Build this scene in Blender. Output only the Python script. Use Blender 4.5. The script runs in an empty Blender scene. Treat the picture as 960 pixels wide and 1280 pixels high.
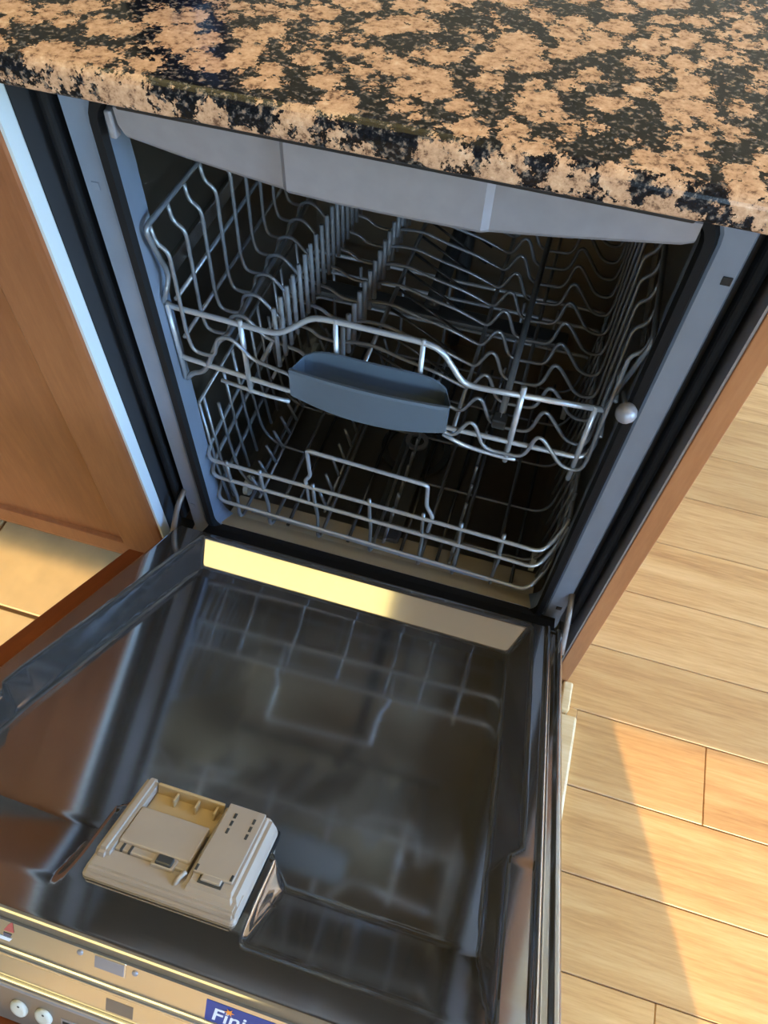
import bpy, bmesh, math, random
from mathutils import Vector, Matrix

random.seed(7)
S = bpy.context.scene
COL = S.collection

# ------------------------------------------------------------------ camera
CAM_LOC = Vector((0.15113, -0.52811, 1.15259))
RIGHT = Vector((0.9584379, 0.2831916, 0.0346311))
DOWN = Vector((0.2526797, -0.7862094, -0.5639394))
FWD = Vector((-0.1324756, 0.5492515, -0.8250897))
cd = bpy.data.cameras.new('camera')
cam = bpy.data.objects.new('camera', cd)
COL.objects.link(cam)
m = Matrix.Identity(4)
for i in range(3):
    m[i][0] = RIGHT[i]
    m[i][1] = -DOWN[i]
    m[i][2] = -FWD[i]
    m[i][3] = CAM_LOC[i]
cam.matrix_world = m
cd.sensor_fit = 'VERTICAL'
cd.sensor_height = 36.0
cd.lens = 926.135 / 1280.0 * 36.0
cd.clip_start = 0.01
S.camera = cam

# ------------------------------------------------------------------ world, sun, exposure
S.view_settings.view_transform = 'Standard'
S.view_settings.look = 'None'
S.view_settings.exposure = 0.95
S.view_settings.gamma = 1.0
S.view_settings.use_curve_mapping = False

SUN_EL = math.radians(20.0)
SUN_TRAVEL = Vector((-0.393 * math.cos(SUN_EL), 0.92 * math.cos(SUN_EL), -math.sin(SUN_EL))).normalized()
world = bpy.data.worlds.new('sky')
S.world = world
world.use_nodes = True
wn = world.node_tree
for n in list(wn.nodes):
    wn.nodes.remove(n)
sky = wn.nodes.new('ShaderNodeTexSky')
sky.sky_type = 'NISHITA'
sky.sun_disc = False
sky.sun_elevation = SUN_EL
sky.sun_rotation = math.atan2(-SUN_TRAVEL.x, -SUN_TRAVEL.y)
sky.air_density = 1.2
sky.dust_density = 0.6
sky.ozone_density = 3.0
wb = wn.nodes.new('ShaderNodeBackground')
wb.inputs['Strength'].default_value = 2.0
wo = wn.nodes.new('ShaderNodeOutputWorld')
wt = wn.nodes.new('ShaderNodeVectorMath')
wt.operation = 'MULTIPLY'
wt.inputs[1].default_value = (0.62, 0.88, 1.25)   # camera white balance: daylight reads blue next to the warm lamps
wn.links.new(sky.outputs[0], wt.inputs[0])
wn.links.new(wt.outputs[0], wb.inputs[0])
wn.links.new(wb.outputs[0], wo.inputs[0])

sd = bpy.data.lights.new('sun', 'SUN')
sun = bpy.data.objects.new('sun', sd)
COL.objects.link(sun)
sun.rotation_euler = SUN_TRAVEL.to_track_quat('-Z', 'Y').to_euler()
sun.location = (1.5, -4, 4)
sd.energy = 5.0
sd.angle = math.radians(0.12)
sd.color = (1.0, 0.68, 0.30)


def portal(name, loc, rot, sx, sy):
    ld = bpy.data.lights.new(name, 'AREA')
    ld.shape = 'RECTANGLE'
    ld.size = sx
    ld.size_y = sy
    ld.cycles.is_portal = True
    o = bpy.data.objects.new(name, ld)
    COL.objects.link(o)
    o.location = loc
    o.rotation_euler = rot
    return o


RX0, RX1, RY0, RY1, RZ = -2.6, 3.4, -5.0, 2.3, 2.5
WINDOWS_FRONT = [(1.0, 1.75), (2.515, 3.3)]
WIN_TOP = 2.052
WIN_SILL = 1.12
WIN_R = (-1.8, 1.3)            # window in the right wall, y range
for i, (a, b) in enumerate(WINDOWS_FRONT):
    portal('daylight_portal', ((a + b) / 2, RY0 - 0.02, (WIN_TOP + WIN_SILL) / 2), (math.radians(90), 0, 0), b - a, WIN_TOP - WIN_SILL)
portal('daylight_portal', (RX1 + 0.02, (WIN_R[0] + WIN_R[1]) / 2, 1.225), (math.radians(90), 0, math.radians(90)), WIN_R[1] - WIN_R[0], 2.25)


# ------------------------------------------------------------------ materials
def rgb(h):
    """sRGB 0-255 triple -> linear rgba"""
    def f(c):
        c /= 255.0
        return c / 12.92 if c <= 0.04045 else ((c + 0.055) / 1.055) ** 2.4
    return (f(h[0]), f(h[1]), f(h[2]), 1.0)


class NT:
    def __init__(self, name):
        self.m = bpy.data.materials.new(name)
        self.m.use_nodes = True
        self.t = self.m.node_tree
        self.b = self.t.nodes['Principled BSDF']

    def n(self, typ, **kw):
        nd = self.t.nodes.new(typ)
        for k, v in kw.items():
            if k.startswith('i_'):
                nd.inputs[k[2:].replace('_', ' ')].default_value = v
            else:
                setattr(nd, k, v)
        return nd

    def l(self, a, b):
        self.t.links.new(a, b)

    def set(self, **kw):
        for k, v in kw.items():
            self.b.inputs[k.replace('_', ' ')].default_value = v
        return self

    def ramp(self, stops, interp='LINEAR'):
        r = self.n('ShaderNodeValToRGB')
        r.color_ramp.interpolation = interp
        e = r.color_ramp.elements
        while len(e) < len(stops):
            e.new(0.5)
        for k, (p, c) in zip(e, stops):
            k.position = p
            k.color = c
        return r

    def coord(self, scale=(1, 1, 1), which='Object', rot=(0, 0, 0)):
        tc = self.n('ShaderNodeTexCoord')
        mp = self.n('ShaderNodeMapping')
        mp.inputs['Scale'].default_value = scale
        mp.inputs['Rotation'].default_value = rot
        self.l(tc.outputs[which], mp.inputs[0])
        return mp.outputs[0]


def simple(name, col, rough=0.5, metal=0.0, bump=0.0, bscale=200, spec=0.5, var=0.0):
    t = NT(name)
    t.set(Base_Color=col, Roughness=rough, Metallic=metal)
    t.b.inputs['Specular IOR Level'].default_value = spec
    nz = t.n('ShaderNodeTexNoise', i_Scale=bscale)
    t.l(t.coord(), nz.inputs['Vector'])
    if var:
        r = t.ramp([(0.3, tuple(c * (1 - var) for c in col[:3]) + (1,)), (0.7, tuple(min(1, c * (1 + var)) for c in col[:3]) + (1,))])
        t.l(nz.outputs[0], r.inputs[0])
        t.l(r.outputs[0], t.b.inputs['Base Color'])
    if bump:
        bp = t.n('ShaderNodeBump', i_Strength=bump, i_Distance=0.001)
        t.l(nz.outputs[0], bp.inputs['Height'])
        t.l(bp.outputs[0], t.b.inputs['Normal'])
    return t.m


def steel(name, col, r0, r1, stretch=(40, 900, 900), bump=0.02, metal=1.0):
    t = NT(name)
    t.set(Base_Color=col, Metallic=metal)
    nz = t.n('ShaderNodeTexNoise', i_Scale=1.0, i_Detail=3.0)
    t.l(t.coord(stretch), nz.inputs['Vector'])
    n2 = t.n('ShaderNodeTexNoise', i_Scale=14.0, i_Detail=4.0)
    t.l(t.coord(), n2.inputs['Vector'])
    mx = t.n('ShaderNodeMath', operation='MULTIPLY')
    t.l(nz.outputs[0], mx.inputs[0])
    t.l(n2.outputs[0], mx.inputs[1])
    mr = t.n('ShaderNodeMapRange', i_From_Min=0.1, i_From_Max=0.4, i_To_Min=r0, i_To_Max=r1)
    t.l(mx.outputs[0], mr.inputs[0])
    t.l(mr.outputs[0], t.b.inputs['Roughness'])
    bp = t.n('ShaderNodeBump', i_Strength=bump, i_Distance=0.0005)
    t.l(nz.outputs[0], bp.inputs['Height'])
    t.l(bp.outputs[0], t.b.inputs['Normal'])
    return t.m


def wood(name, c0, c1, c2, stretch, rough=0.4, dirs=(0, 0, 0), fine=1.0, island=False, bump=0.05, which='Object'):
    t = NT(name)
    t.set(Roughness=rough)
    oi = t.n('ShaderNodeObjectInfo')
    if which == 'World':
        geo = t.n('ShaderNodeNewGeometry')
        mp = t.n('ShaderNodeMapping')
        mp.inputs['Scale'].default_value = stretch
        t.l(geo.outputs['Position'], mp.inputs[0])
        co = mp.outputs[0]
    else:
        co = t.coord(stretch, which, dirs)
    add = t.n('ShaderNodeVectorMath', operation='ADD')
    sc = t.n('ShaderNodeMath', operation='MULTIPLY')
    sc.inputs[1].default_value = 57.0 if island else 0.0
    t.l(oi.outputs['Random'], sc.inputs[0])
    t.l(co, add.inputs[0])
    t.l(sc.outputs[0], add.inputs[1])
    nz = t.n('ShaderNodeTexNoise', i_Scale=1.0, i_Detail=5.0, i_Roughness=0.6, i_Distortion=0.6)
    t.l(add.outputs[0], nz.inputs['Vector'])
    n2 = t.n('ShaderNodeTexNoise', i_Scale=7.0 * fine, i_Detail=4.0, i_Roughness=0.7)
    t.l(add.outputs[0], n2.inputs['Vector'])
    mx = t.n('ShaderNodeMix', data_type='FLOAT')
    mx.inputs[0].default_value = 0.42
    t.l(nz.outputs[0], mx.inputs[2])
    t.l(n2.outputs[0], mx.inputs[3])
    r = t.ramp([(0.32, c0), (0.5, c1), (0.68, c2)])
    t.l(mx.outputs[0], r.inputs[0])
    col = r.outputs[0]
    if island:
        hs = t.n('ShaderNodeHueSaturation')
        mr = t.n('ShaderNodeMapRange', i_To_Min=0.88, i_To_Max=1.1)
        t.l(oi.outputs['Random'], mr.inputs[0])
        t.l(mr.outputs[0], hs.inputs['Value'])
        t.l(col, hs.inputs['Color'])
        col = hs.outputs[0]
    t.l(col, t.b.inputs['Base Color'])
    bp = t.n('ShaderNodeBump', i_Strength=bump, i_Distance=0.001)
    t.l(n2.outputs[0], bp.inputs['Height'])
    t.l(bp.outputs[0], t.b.inputs['Normal'])
    return t.m


def granite():
    t = NT('granite')
    t.set(Roughness=0.2)
    t.b.inputs['Specular IOR Level'].default_value = 0.22
    co = t.coord()

    def noise(scale, detail=3.0, rough=0.6):
        n = t.n('ShaderNodeTexNoise', i_Scale=scale, i_Detail=detail, i_Roughness=rough)
        t.l(co, n.inputs['Vector'])
        return n

    def madd(a, k, c):
        m_ = t.n('ShaderNodeMath', operation='MULTIPLY_ADD')
        m_.inputs[1].default_value = k
        t.l(a, m_.inputs[0])
        t.l(c, m_.inputs[2])
        return m_.outputs[0]
    dn = noise(70.0)
    sub = t.n('ShaderNodeVectorMath', operation='SUBTRACT')
    sub.inputs[1].default_value = (0.5, 0.5, 0.5)
    t.l(dn.outputs['Color'], sub.inputs[0])
    scl = t.n('ShaderNodeVectorMath', operation='SCALE')
    scl.inputs['Scale'].default_value = 0.014
    t.l(sub.outputs[0], scl.inputs[0])
    ad = t.n('ShaderNodeVectorMath', operation='ADD')
    t.l(co, ad.inputs[0])
    t.l(scl.outputs[0], ad.inputs[1])
    vo = t.n('ShaderNodeTexVoronoi', i_Scale=36.0, i_Randomness=1.0)
    t.l(ad.outputs[0], vo.inputs['Vector'])
    # rounded feldspar grains, broken up by medium and fine noise
    v = madd(noise(135.0, 5.0, 0.75).outputs[0], 1.45, vo.outputs['Distance'])
    v = madd(noise(14.0, 2.0).outputs[0], -0.7, v)
    mask = t.ramp([(0.872, (0, 0, 0, 1)), (0.902, (1, 1, 1, 1))])
    t.l(v, mask.inputs[0])
    tan = t.ramp([(0.36, rgb((104, 76, 60))), (0.46, rgb((182, 142, 112))), (0.58, rgb((202, 162, 130))), (0.72, rgb((220, 188, 160)))])
    t.l(noise(130.0, 5.0, 0.75).outputs[0], tan.inputs[0])
    drk = t.ramp([(0.42, rgb((14, 15, 20))), (0.53, rgb((24, 25, 31))), (0.58, rgb((84, 80, 78))), (0.66, rgb((150, 122, 100)))])
    t.l(noise(170.0, 4.0, 0.65).outputs[0], drk.inputs[0])
    mx = t.n('ShaderNodeMix', data_type='RGBA')
    t.l(mask.outputs[0], mx.inputs[0])
    t.l(tan.outputs[0], mx.inputs[6])
    t.l(drk.outputs[0], mx.inputs[7])
    t.l(mx.outputs[2], t.b.inputs['Base Color'])
    return t.m


M = {}
M['granite'] = granite()
M['steel_door'] = steel('brushed_steel_door', (0.40, 0.38, 0.36, 1), 0.075, 0.11, bump=0.0, metal=0.93)
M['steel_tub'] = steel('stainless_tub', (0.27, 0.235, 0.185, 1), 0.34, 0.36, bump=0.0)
M['steel_sill'] = steel('lamplit_steel_sill', (0.70, 0.58, 0.40, 1), 0.3, 0.42, metal=0.6)  # golden lamp light on the steel is put into its base colour
M['steel_bright'] = steel('bright_steel', (0.70, 0.69, 0.67, 1), 0.14, 0.26)
M['flange'] = simple('pale_flange', rgb((122, 133, 150)), 0.42, 0.2, var=0.05, bscale=30)  # flange is not blue itself; blue window light tinted into the base colour
M['lip'] = simple('grey_lip', rgb((144, 142, 148)), 0.4, 0.3, bump=0.05, bscale=60, var=0.05)
M['rubber'] = simple('black_rubber', (0.009, 0.009, 0.010, 1), 0.6, bump=0.1, spec=0.15)
M['dark_trim'] = simple('dark_plastic_trim', (0.018, 0.019, 0.022, 1), 0.5, bump=0.1, bscale=60)
M['wire'] = simple('grey_coated_wire', rgb((132, 136, 142)), 0.3, 0.5, var=0.08, bscale=60)
M['wire_dark'] = simple('dark_wire', rgb((60, 60, 62)), 0.3, 0.6)
M['rail'] = simple('lit_coated_wire', rgb((176, 182, 190)), 0.28, 0.5, var=0.06, bscale=60)  # lighter copy of the wire coating, front highlights put into the colour
M['tine'] = simple('grey_plastic_tine', rgb((118, 122, 128)), 0.4, 0.1)
M['handle'] = simple('slate_plastic_handle', rgb((78, 90, 102)), 0.42, 0.0, bump=0.15, bscale=80)
M['dispenser'] = simple('warm_grey_plastic', rgb((158, 147, 136)), 0.38, bump=0.03, var=0.03, bscale=40)
M['dispenser_in'] = simple('tan_plastic', rgb((170, 148, 112)), 0.45, bump=0.05)
M['dark_plastic'] = simple('charcoal_plastic', rgb((58, 60, 62)), 0.4)
M['console'] = simple('grey_console', rgb((118, 108, 100)), 0.35, 0.3, var=0.04, bscale=50)
M['button'] = simple('pale_button', rgb((196, 196, 186)), 0.4)
M['black'] = simple('black_paint', (0.006, 0.006, 0.007, 1), 0.6)
M['white_edge'] = simple('white_melamine', rgb((196, 204, 208)), 0.4)
M['cab_in'] = simple('shaded_cabinet_side', (0.02, 0.02, 0.023, 1), 0.6)  # near-black: shade beside the dishwasher is put into this side's colour
M['wood_cab'] = wood('cabinet_wood', rgb((112, 66, 40)), rgb((130, 79, 48)), rgb((146, 93, 58)), (14, 14, 1.6), 0.42, fine=1.4)
M['wood_panel'] = wood('panel_wood', rgb((136, 84, 48)), rgb((158, 102, 62)), rgb((174, 120, 76)), (14, 14, 1.6), 0.42)
M['wood_brown'] = wood('door_panel_wood', rgb((92, 46, 20)), rgb((112, 58, 26)), rgb((128, 70, 34)), (14, 2, 2), 0.42)
M['oak'] = wood('oak_plank', rgb((176, 126, 72)), rgb((206, 158, 98)), rgb((222, 180, 120)), (2.2, 34, 34), 0.36, island=True, fine=1.0, which='World')
M['cream_wood'] = wood('pale_trim_wood', rgb((206, 170, 118)), rgb((222, 190, 138)), rgb((232, 204, 156)), (3, 30, 30), 0.4)
M['tile'] = simple('beige_tile', rgb((214, 190, 150)), 0.4, bump=0.03, bscale=22, var=0.07)
M['grout'] = simple('brown_grout', rgb((140, 112, 84)), 0.9)
M['toekick'] = simple('grey_plinth', rgb((140, 136, 134)), 0.6, var=0.05, bscale=20)
M['wall'] = simple('pale_wall', rgb((176, 172, 168)), 0.8, bump=0.02, bscale=90)
M['ceiling'] = simple('white_ceiling', rgb((238, 236, 230)), 0.85)
M['frame'] = simple('white_window_frame', rgb((236, 234, 228)), 0.4)
M['navy'] = simple('navy_ceramic', rgb((22, 30, 62)), 0.25)
M['sticker_blue'] = simple('blue_sticker', rgb((24, 58, 140)), 0.35)
M['sticker_white'] = simple('white_print', rgb((225, 232, 245)), 0.4)
M['sticker_orange'] = simple('orange_print', rgb((240, 150, 60)), 0.4)
M['red_print'] = simple('red_print', rgb((176, 84, 78)), 0.5)
M['grey_print'] = simple('grey_print', rgb((92, 90, 104)), 0.5)


def glass():
    t = NT('window_glass')
    t.set(Base_Color=(1, 1, 1, 1), Roughness=0.0, IOR=1.01)
    t.b.inputs['Transmission Weight'].default_value = 1.0
    t.b.inputs['Alpha'].default_value = 0.06
    return t.m


M['glass'] = glass()


# ------------------------------------------------------------------ object helpers
def wloc(o):
    v = Vector(o.location)
    while o.parent:
        o = o.parent
        v += Vector(o.location)
    return v


def link(name, me, mat, parent=None, loc=None):
    o = bpy.data.objects.new(name, me)
    COL.objects.link(o)
    if mat is not None and len(me.materials) == 0:
        me.materials.append(mat)
    if parent is not None:
        o.parent = parent
    if loc is not None:
        o.location = Vector(loc) - (wloc(parent) if parent else Vector())
    return o


def make(name, verts, faces, mat, parent=None, smooth=False):
    """verts in world space; the origin goes to the middle of the piece"""
    vs = [Vector(v) for v in verts]
    lo = Vector([min(v[i] for v in vs) for i in range(3)])
    hi = Vector([max(v[i] for v in vs) for i in range(3)])
    c = (lo + hi) / 2
    me = bpy.data.meshes.new(name)
    me.from_pydata([v - c for v in vs], [], faces)
    bm = bmesh.new()
    bm.from_mesh(me)
    bmesh.ops.recalc_face_normals(bm, faces=bm.faces)
    bm.to_mesh(me)
    bm.free()
    if smooth:
        me.polygons.foreach_set('use_smooth', [True] * len(me.polygons))
    return link(name, me, mat, parent, c)


def bm_box(bm, x0, x1, y0, y1, z0, z1, bevel=0.0, seg=2):
    r = bmesh.ops.create_cube(bm, size=1.0)
    vs = r['verts']
    for v in vs:
        v.co = Vector(((x0 + x1) / 2 + v.co.x * (x1 - x0), (y0 + y1) / 2 + v.co.y * (y1 - y0), (z0 + z1) / 2 + v.co.z * (z1 - z0)))
    if bevel:
        es = list({e for v in vs for e in v.link_edges})
        bmesh.ops.bevel(bm, geom=es, offset=bevel, segments=seg, profile=0.5, affect='EDGES')


def bm_finish(name, bm, mat, parent=None, fn=None, smooth=False):
    if fn:
        for v in bm.verts:
            v.co = fn(v.co)
    bm.normal_update()
    verts = [v.co.copy() for v in bm.verts]
    bm.verts.index_update()
    faces = [[v.index for v in f.verts] for f in bm.faces]
    bm.free()
    o = make(name, verts, faces, mat, parent, smooth)
    return o


def box(name, x0, x1, y0, y1, z0, z1, mat, parent=None, bevel=0.0, fn=None, seg=2):
    bm = bmesh.new()
    bm_box(bm, x0, x1, y0, y1, z0, z1, bevel, seg)
    return bm_finish(name, bm, mat, parent, fn)


def boxes(name, lst, mat, parent=None, bevel=0.0, fn=None):
    bm = bmesh.new()
    for b in lst:
        bm_box(bm, *b, bevel)
    return bm_finish(name, bm, mat, parent, fn)


def fillet(pts, r, n=4):
    pts = [Vector(p) for p in pts]
    if r <= 0 or len(pts) < 3:
        return pts
    out = [pts[0]]
    for i in range(1, len(pts) - 1):
        a, b, c = pts[i - 1], pts[i], pts[i + 1]
        d1 = min(r, (a - b).length * 0.48)
        d2 = min(r, (c - b).length * 0.48)
        p = b + (a - b).normalized() * d1
        q = b + (c - b).normalized() * d2
        for k in range(n + 1):
            t = k / n
            out.append(p * (1 - t) ** 2 + b * 2 * t * (1 - t) + q * t * t)
    out.append(pts[-1])
    return out


def tube_geo(pts, r, sides=6, caps=True):
    pts = [Vector(p) for p in pts]
    n = len(pts)
    verts, faces = [], []
    prev = None
    for i in range(n):
        t = (pts[min(i + 1, n - 1)] - pts[max(i - 1, 0)])
        if t.length < 1e-9:
            t = Vector((0, 0, 1))
        t.normalize()
        if prev is None:
            u = t.orthogonal().normalized()
        else:
            u = (prev - t * prev.dot(t))
            u = u.normalized() if u.length > 1e-6 else t.orthogonal().normalized()
        prev = u
        w = t.cross(u)
        for k in range(sides):
            a = 2 * math.pi * k / sides
            verts.append(pts[i] + (u * math.cos(a) + w * math.sin(a)) * r)
    for i in range(n - 1):
        for k in range(sides):
            k2 = (k + 1) % sides
            faces.append([i * sides + k, i * sides + k2, (i + 1) * sides + k2, (i + 1) * sides + k])
    if caps:
        faces.append(list(range(sides))[::-1])
        faces.append([(n - 1) * sides + k for k in range(sides)])
    return verts, faces


def tube(name, pts, r, mat, parent=None, fil=0.0, sides=6):
    v, f = tube_geo(fillet(pts, fil), r, sides)
    return make(name, v, f, mat, parent, True)


def copies(src, name, locs, parent):
    """src is placed already; further objects share its mesh, origins at locs (world)"""
    for p in locs:
        o = src.copy()
        o.name = name
        COL.objects.link(o)
        o.parent = parent
        o.location = Vector(p) - wloc(parent)


def empty(name, loc, label, cat, group=None):
    o = bpy.data.objects.new(name, None)
    COL.objects.link(o)
    o.location = loc
    o.empty_display_size = 0.05
    return tag(o, label, cat, group)


def tag(o, label, cat, group=None):
    o['label'] = label
    o['category'] = cat
    if group:
        o['group'] = group
    return o


def struct(o):
    o['kind'] = 'structure'
    return o


# ------------------------------------------------------------------ room shell
floor = struct(box('floor', RX0 - 0.4, RX1 + 3.0, RY0 - 3.0, RY1 + 0.2, -0.08, -0.006, M['grout']))
# oak planks, laid along x, right of the threshold
PX0, PW, PY = 0.372, 0.1217, 0.0876
bm = bmesh.new()
bm_box(bm, 0, 1.2, 0, PW - 0.0012, -0.012, 0.0, 0.0012, 1)
me_plank = bpy.data.meshes.new('plank')
bm.to_mesh(me_plank)
bm.free()
me_plank.materials.append(M['oak'])


def plank(x0, x1, y):
    o = link('plank', me_plank, None, floor, (x0, y, 0))
    o.scale = ((x1 - x0 - 0.001) / 1.2, 1, 1)


rows = range(-18, 42)
for k in rows:
    y = PY - (k + 1) * PW
    if y < RY0 or y > RY1 - PW:
        continue
    cuts = {1: [0.576], 4: [0.527], 5: [0.95]}.get(k, [1.0 + random.random() * 0.5])
    xs = [PX0 if k >= 1 else 0.3480] + cuts
    while xs[-1] < RX1:
        xs.append(min(RX1 + 0.0, xs[-1] + 1.25))
    for a, b in zip(xs[:-1], xs[1:]):
        if b - a > 0.02:
            plank(a, b, y)
# beige tiles left of the threshold
bm = bmesh.new()
bm_box(bm, 0.0035, 0.3015, 0.0035, 0.3015, -0.012, 0.0, 0.0015, 1)
me_tile = bpy.data.meshes.new('tile')
bm.to_mesh(me_tile)
bm.free()
me_tile.materials.append(M['tile'])
for i in range(-7, 4):
    for j in range(-17, 8):
        x = -0.69 + 0.305 * i
        y = -0.147 + 0.305 * j
        if x < RX0 - 0.2 or x + 0.3 > 0.36 or y < RY0 - 0.2 or y > RY1:
            continue
        link('tile', me_tile, None, floor, (x, y, 0))
for j in range(-11, 8):          # the cut row along the threshold
    y = -0.147 + 0.305 * j
    if y + 0.3 < 0.3:
        o = link('tile', me_tile, None, floor, (0.2265, y, 0))
        o.scale = (0.36, 1, 1)
struct(box('trim_1', 0.339, 0.3715, RY0 + 0.05, -0.052, -0.006, 0.012, M['cream_wood'], None, 0.004))
struct(box('trim_2', 0.3400, 0.3560, -0.0500, -0.0005, -0.006, 0.020, M['cream_wood'], None, 0.003))
struct(box('trim_3', 0.3562, 0.3718, -0.0515, -0.0345, -0.006, 0.0, M['oak'], None, 0.0008))

struct(box('wall_back', RX0, RX1, RY1, RY1 + 0.1, 0, RZ, M['wall']))
struct(box('wall_left', RX0 - 0.1, RX0, RY0, RY1, 0, RZ, M['wall']))
# wall behind the camera with two tall windows
segs = []
edges = [RX0] + [e for w in WINDOWS_FRONT for e in w] + [RX1]
for a, b in zip(edges[0::2], edges[1::2]):
    segs.append((a, b, RY0 - 0.12, RY0, 0, RZ))
for a, b in WINDOWS_FRONT:
    segs.append((a, b, RY0 - 0.12, RY0, WIN_TOP, RZ))
    segs.append((a, b, RY0 - 0.12, RY0, 0, WIN_SILL))
struct(boxes('wall_front', segs, M['wall']))
struct(boxes('wall_right', [(RX1, RX1 + 0.12, RY0, WIN_R[0], 0, RZ), (RX1, RX1 + 0.12, WIN_R[1], RY1, 0, RZ),
                            (RX1, RX1 + 0.12, WIN_R[0], WIN_R[1], 2.35, RZ), (RX1, RX1 + 0.12, WIN_R[0], WIN_R[1], 0, 0.1)], M['wall']))
struct(box('ceiling', RX0 - 0.1, RX1 + 0.12, RY0 - 0.12, RY1 + 0.1, RZ, RZ + 0.1, M['ceiling']))
for i, (a, b) in enumerate(WINDOWS_FRONT):
    z0, z1 = WIN_SILL, WIN_TOP
    w = struct(boxes('window_%d' % (i + 1), [(a, a + 0.05, RY0 - 0.1, RY0 - 0.04, z0, z1), (b - 0.05, b, RY0 - 0.1, RY0 - 0.04, z0, z1),
                     (a, b, RY0 - 0.1, RY0 - 0.04, z0, z0 + 0.05), (a, b, RY0 - 0.1, RY0 - 0.04, z1 - 0.05, z1)], M['frame']))
    box('pane', a + 0.05, b - 0.05, RY0 - 0.075, RY0 - 0.07, z0 + 0.05, z1 - 0.05, M['glass'], w)
a, b = WIN_R
w = struct(boxes('window_3', [(RX1 + 0.04, RX1 + 0.1, a, a + 0.05, 0.1, 2.35), (RX1 + 0.04, RX1 + 0.1, b - 0.05, b, 0.1, 2.35),
                 (RX1 + 0.04, RX1 + 0.1, (a + b) / 2 - 0.03, (a + b) / 2 + 0.03, 0.15, 2.3),
                 (RX1 + 0.04, RX1 + 0.1, a, b, 0.1, 0.15), (RX1 + 0.04, RX1 + 0.1, a, b, 2.3, 2.35)], M['frame']))
box('pane', RX1 + 0.068, RX1 + 0.073, a + 0.05, (a + b) / 2 - 0.03, 0.15, 2.3, M['glass'], w)
box('pane', RX1 + 0.068, RX1 + 0.073, (a + b) / 2 + 0.03, b - 0.05, 0.15, 2.3, M['glass'], w)

# warm ceiling light of the kitchen, above the counter
lm = bpy.data.materials.new('lit_diffuser')
lm.use_nodes = True
pb = lm.node_tree.nodes['Principled BSDF']
pb.inputs['Emission Color'].default_value = (1.0, 0.80, 0.30, 1)
pb.inputs['Emission Strength'].default_value = 1.9


def ceiling_light(x0, x1, y0, y1, label):
    lamp = empty('ceiling_light', ((x0 + x1) / 2, (y0 + y1) / 2, RZ), label, 'lamp', 'kitchen ceiling lights')
    za, zb = RZ - 0.06, RZ
    boxes('frame', [(x0, x1, y0, y0 + 0.04, za, zb), (x0, x1, y1 - 0.04, y1, za, zb), (x0, x0 + 0.04, y0, y1, za, zb), (x1 - 0.04, x1, y0, y1, za, zb)], M['frame'], lamp)
    box('diffuser', x0 + 0.04, x1 - 0.04, y0 + 0.04, y1 - 0.04, RZ - 0.045, RZ - 0.03, lm, lamp)


ceiling_light(-1.35, -0.12, -0.55, 0.75, 'warm rectangular kitchen ceiling light above the granite countertop')
ceiling_light(0.75, 2.05, -1.3, 0.1, 'added warm rectangular ceiling fill light above the oak floor right of the dishwasher')  # no known source here; added to warm the light on the floor

# ------------------------------------------------------------------ countertop
CZ0, CZ1, CY = 0.854, 0.879, -0.0355


def counter():
    prof = []
    R = 0.0105
    prof.append((0.66, CZ0))
    for k in range(5):
        a = -math.pi / 2 - k / 4 * math.pi / 2
        prof.append((CY + 0.004 + 0.004 * math.cos(a), CZ0 + 0.004 + 0.004 * math.sin(a)))
    for k in range(7):
        a = math.pi - k / 6 * math.pi / 2
        prof.append((CY + R + R * math.cos(a), CZ1 - R + R * math.sin(a)))
    prof.append((0.66, CZ1))
    x0, x1 = -1.6, 0.43
    n = len(prof)
    v = [(x0, y, z) for y, z in prof] + [(x1, y, z) for y, z in prof]
    f = [[i, (i + 1) % n, n + (i + 1) % n, n + i] for i in range(n)]
    f += [list(range(n))[::-1], list(range(n, 2 * n))]
    return make('countertop', v, f, M['granite'])


tag(counter(), 'polished brown and black granite countertop running above the open dishwasher', 'countertop')

# navy canister at the very top of the picture
def canister():
    root = empty('canister', (-0.226, 0.135, CZ1), 'dark navy blue canister standing on the granite, just cut by the top of the photo', 'canister')
    prof = [(0.0, 0.0), (0.036, 0.0), (0.041, 0.003), (0.043, 0.010), (0.043, 0.12), (0.040, 0.128), (0.0, 0.128)]
    lidp = [(0.0, 0.129), (0.042, 0.129), (0.043, 0.134), (0.039, 0.146), (0.014, 0.15), (0.012, 0.16), (0.0, 0.163)]
    for nm, pr in (('body', prof), ('lid', lidp)):
        n = 32
        v, f = [], []
        for r, z in pr:
            for k in range(n):
                a = 2 * math.pi * k / n
                v.append((-0.226 + r * math.cos(a), 0.135 + r * math.sin(a), CZ1 + z))
        for i in range(len(pr) - 1):
            for k in range(n):
                f.append([i * n + k, i * n + (k + 1) % n, (i + 1) * n + (k + 1) % n, (i + 1) * n + k])
        make(nm, v, f, M['navy'], root, True)


canister()

# ------------------------------------------------------------------ left cabinet
XL = 0.3236
cab = empty('base_cabinet', (-0.75, 0.28, 0), 'reddish brown wooden base cabinet with flat framed door, left of the dishwasher', 'cabinet')
boxes('carcass', [(-1.18, -XL - 0.001, 0.001, 0.55, 0.075, CZ0 - 0.001)], M['white_edge'], cab, 0.001)
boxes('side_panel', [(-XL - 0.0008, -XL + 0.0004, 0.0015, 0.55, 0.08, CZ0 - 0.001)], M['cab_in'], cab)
boxes('toe_kick', [(-1.18, -XL - 0.002, 0.07, 0.085, 0.0, 0.075)], M['toekick'], cab)
DX0, DX1, DZ0, DZ1 = -0.92, -XL - 0.003, 0.060, CZ0 - 0.012


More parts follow.
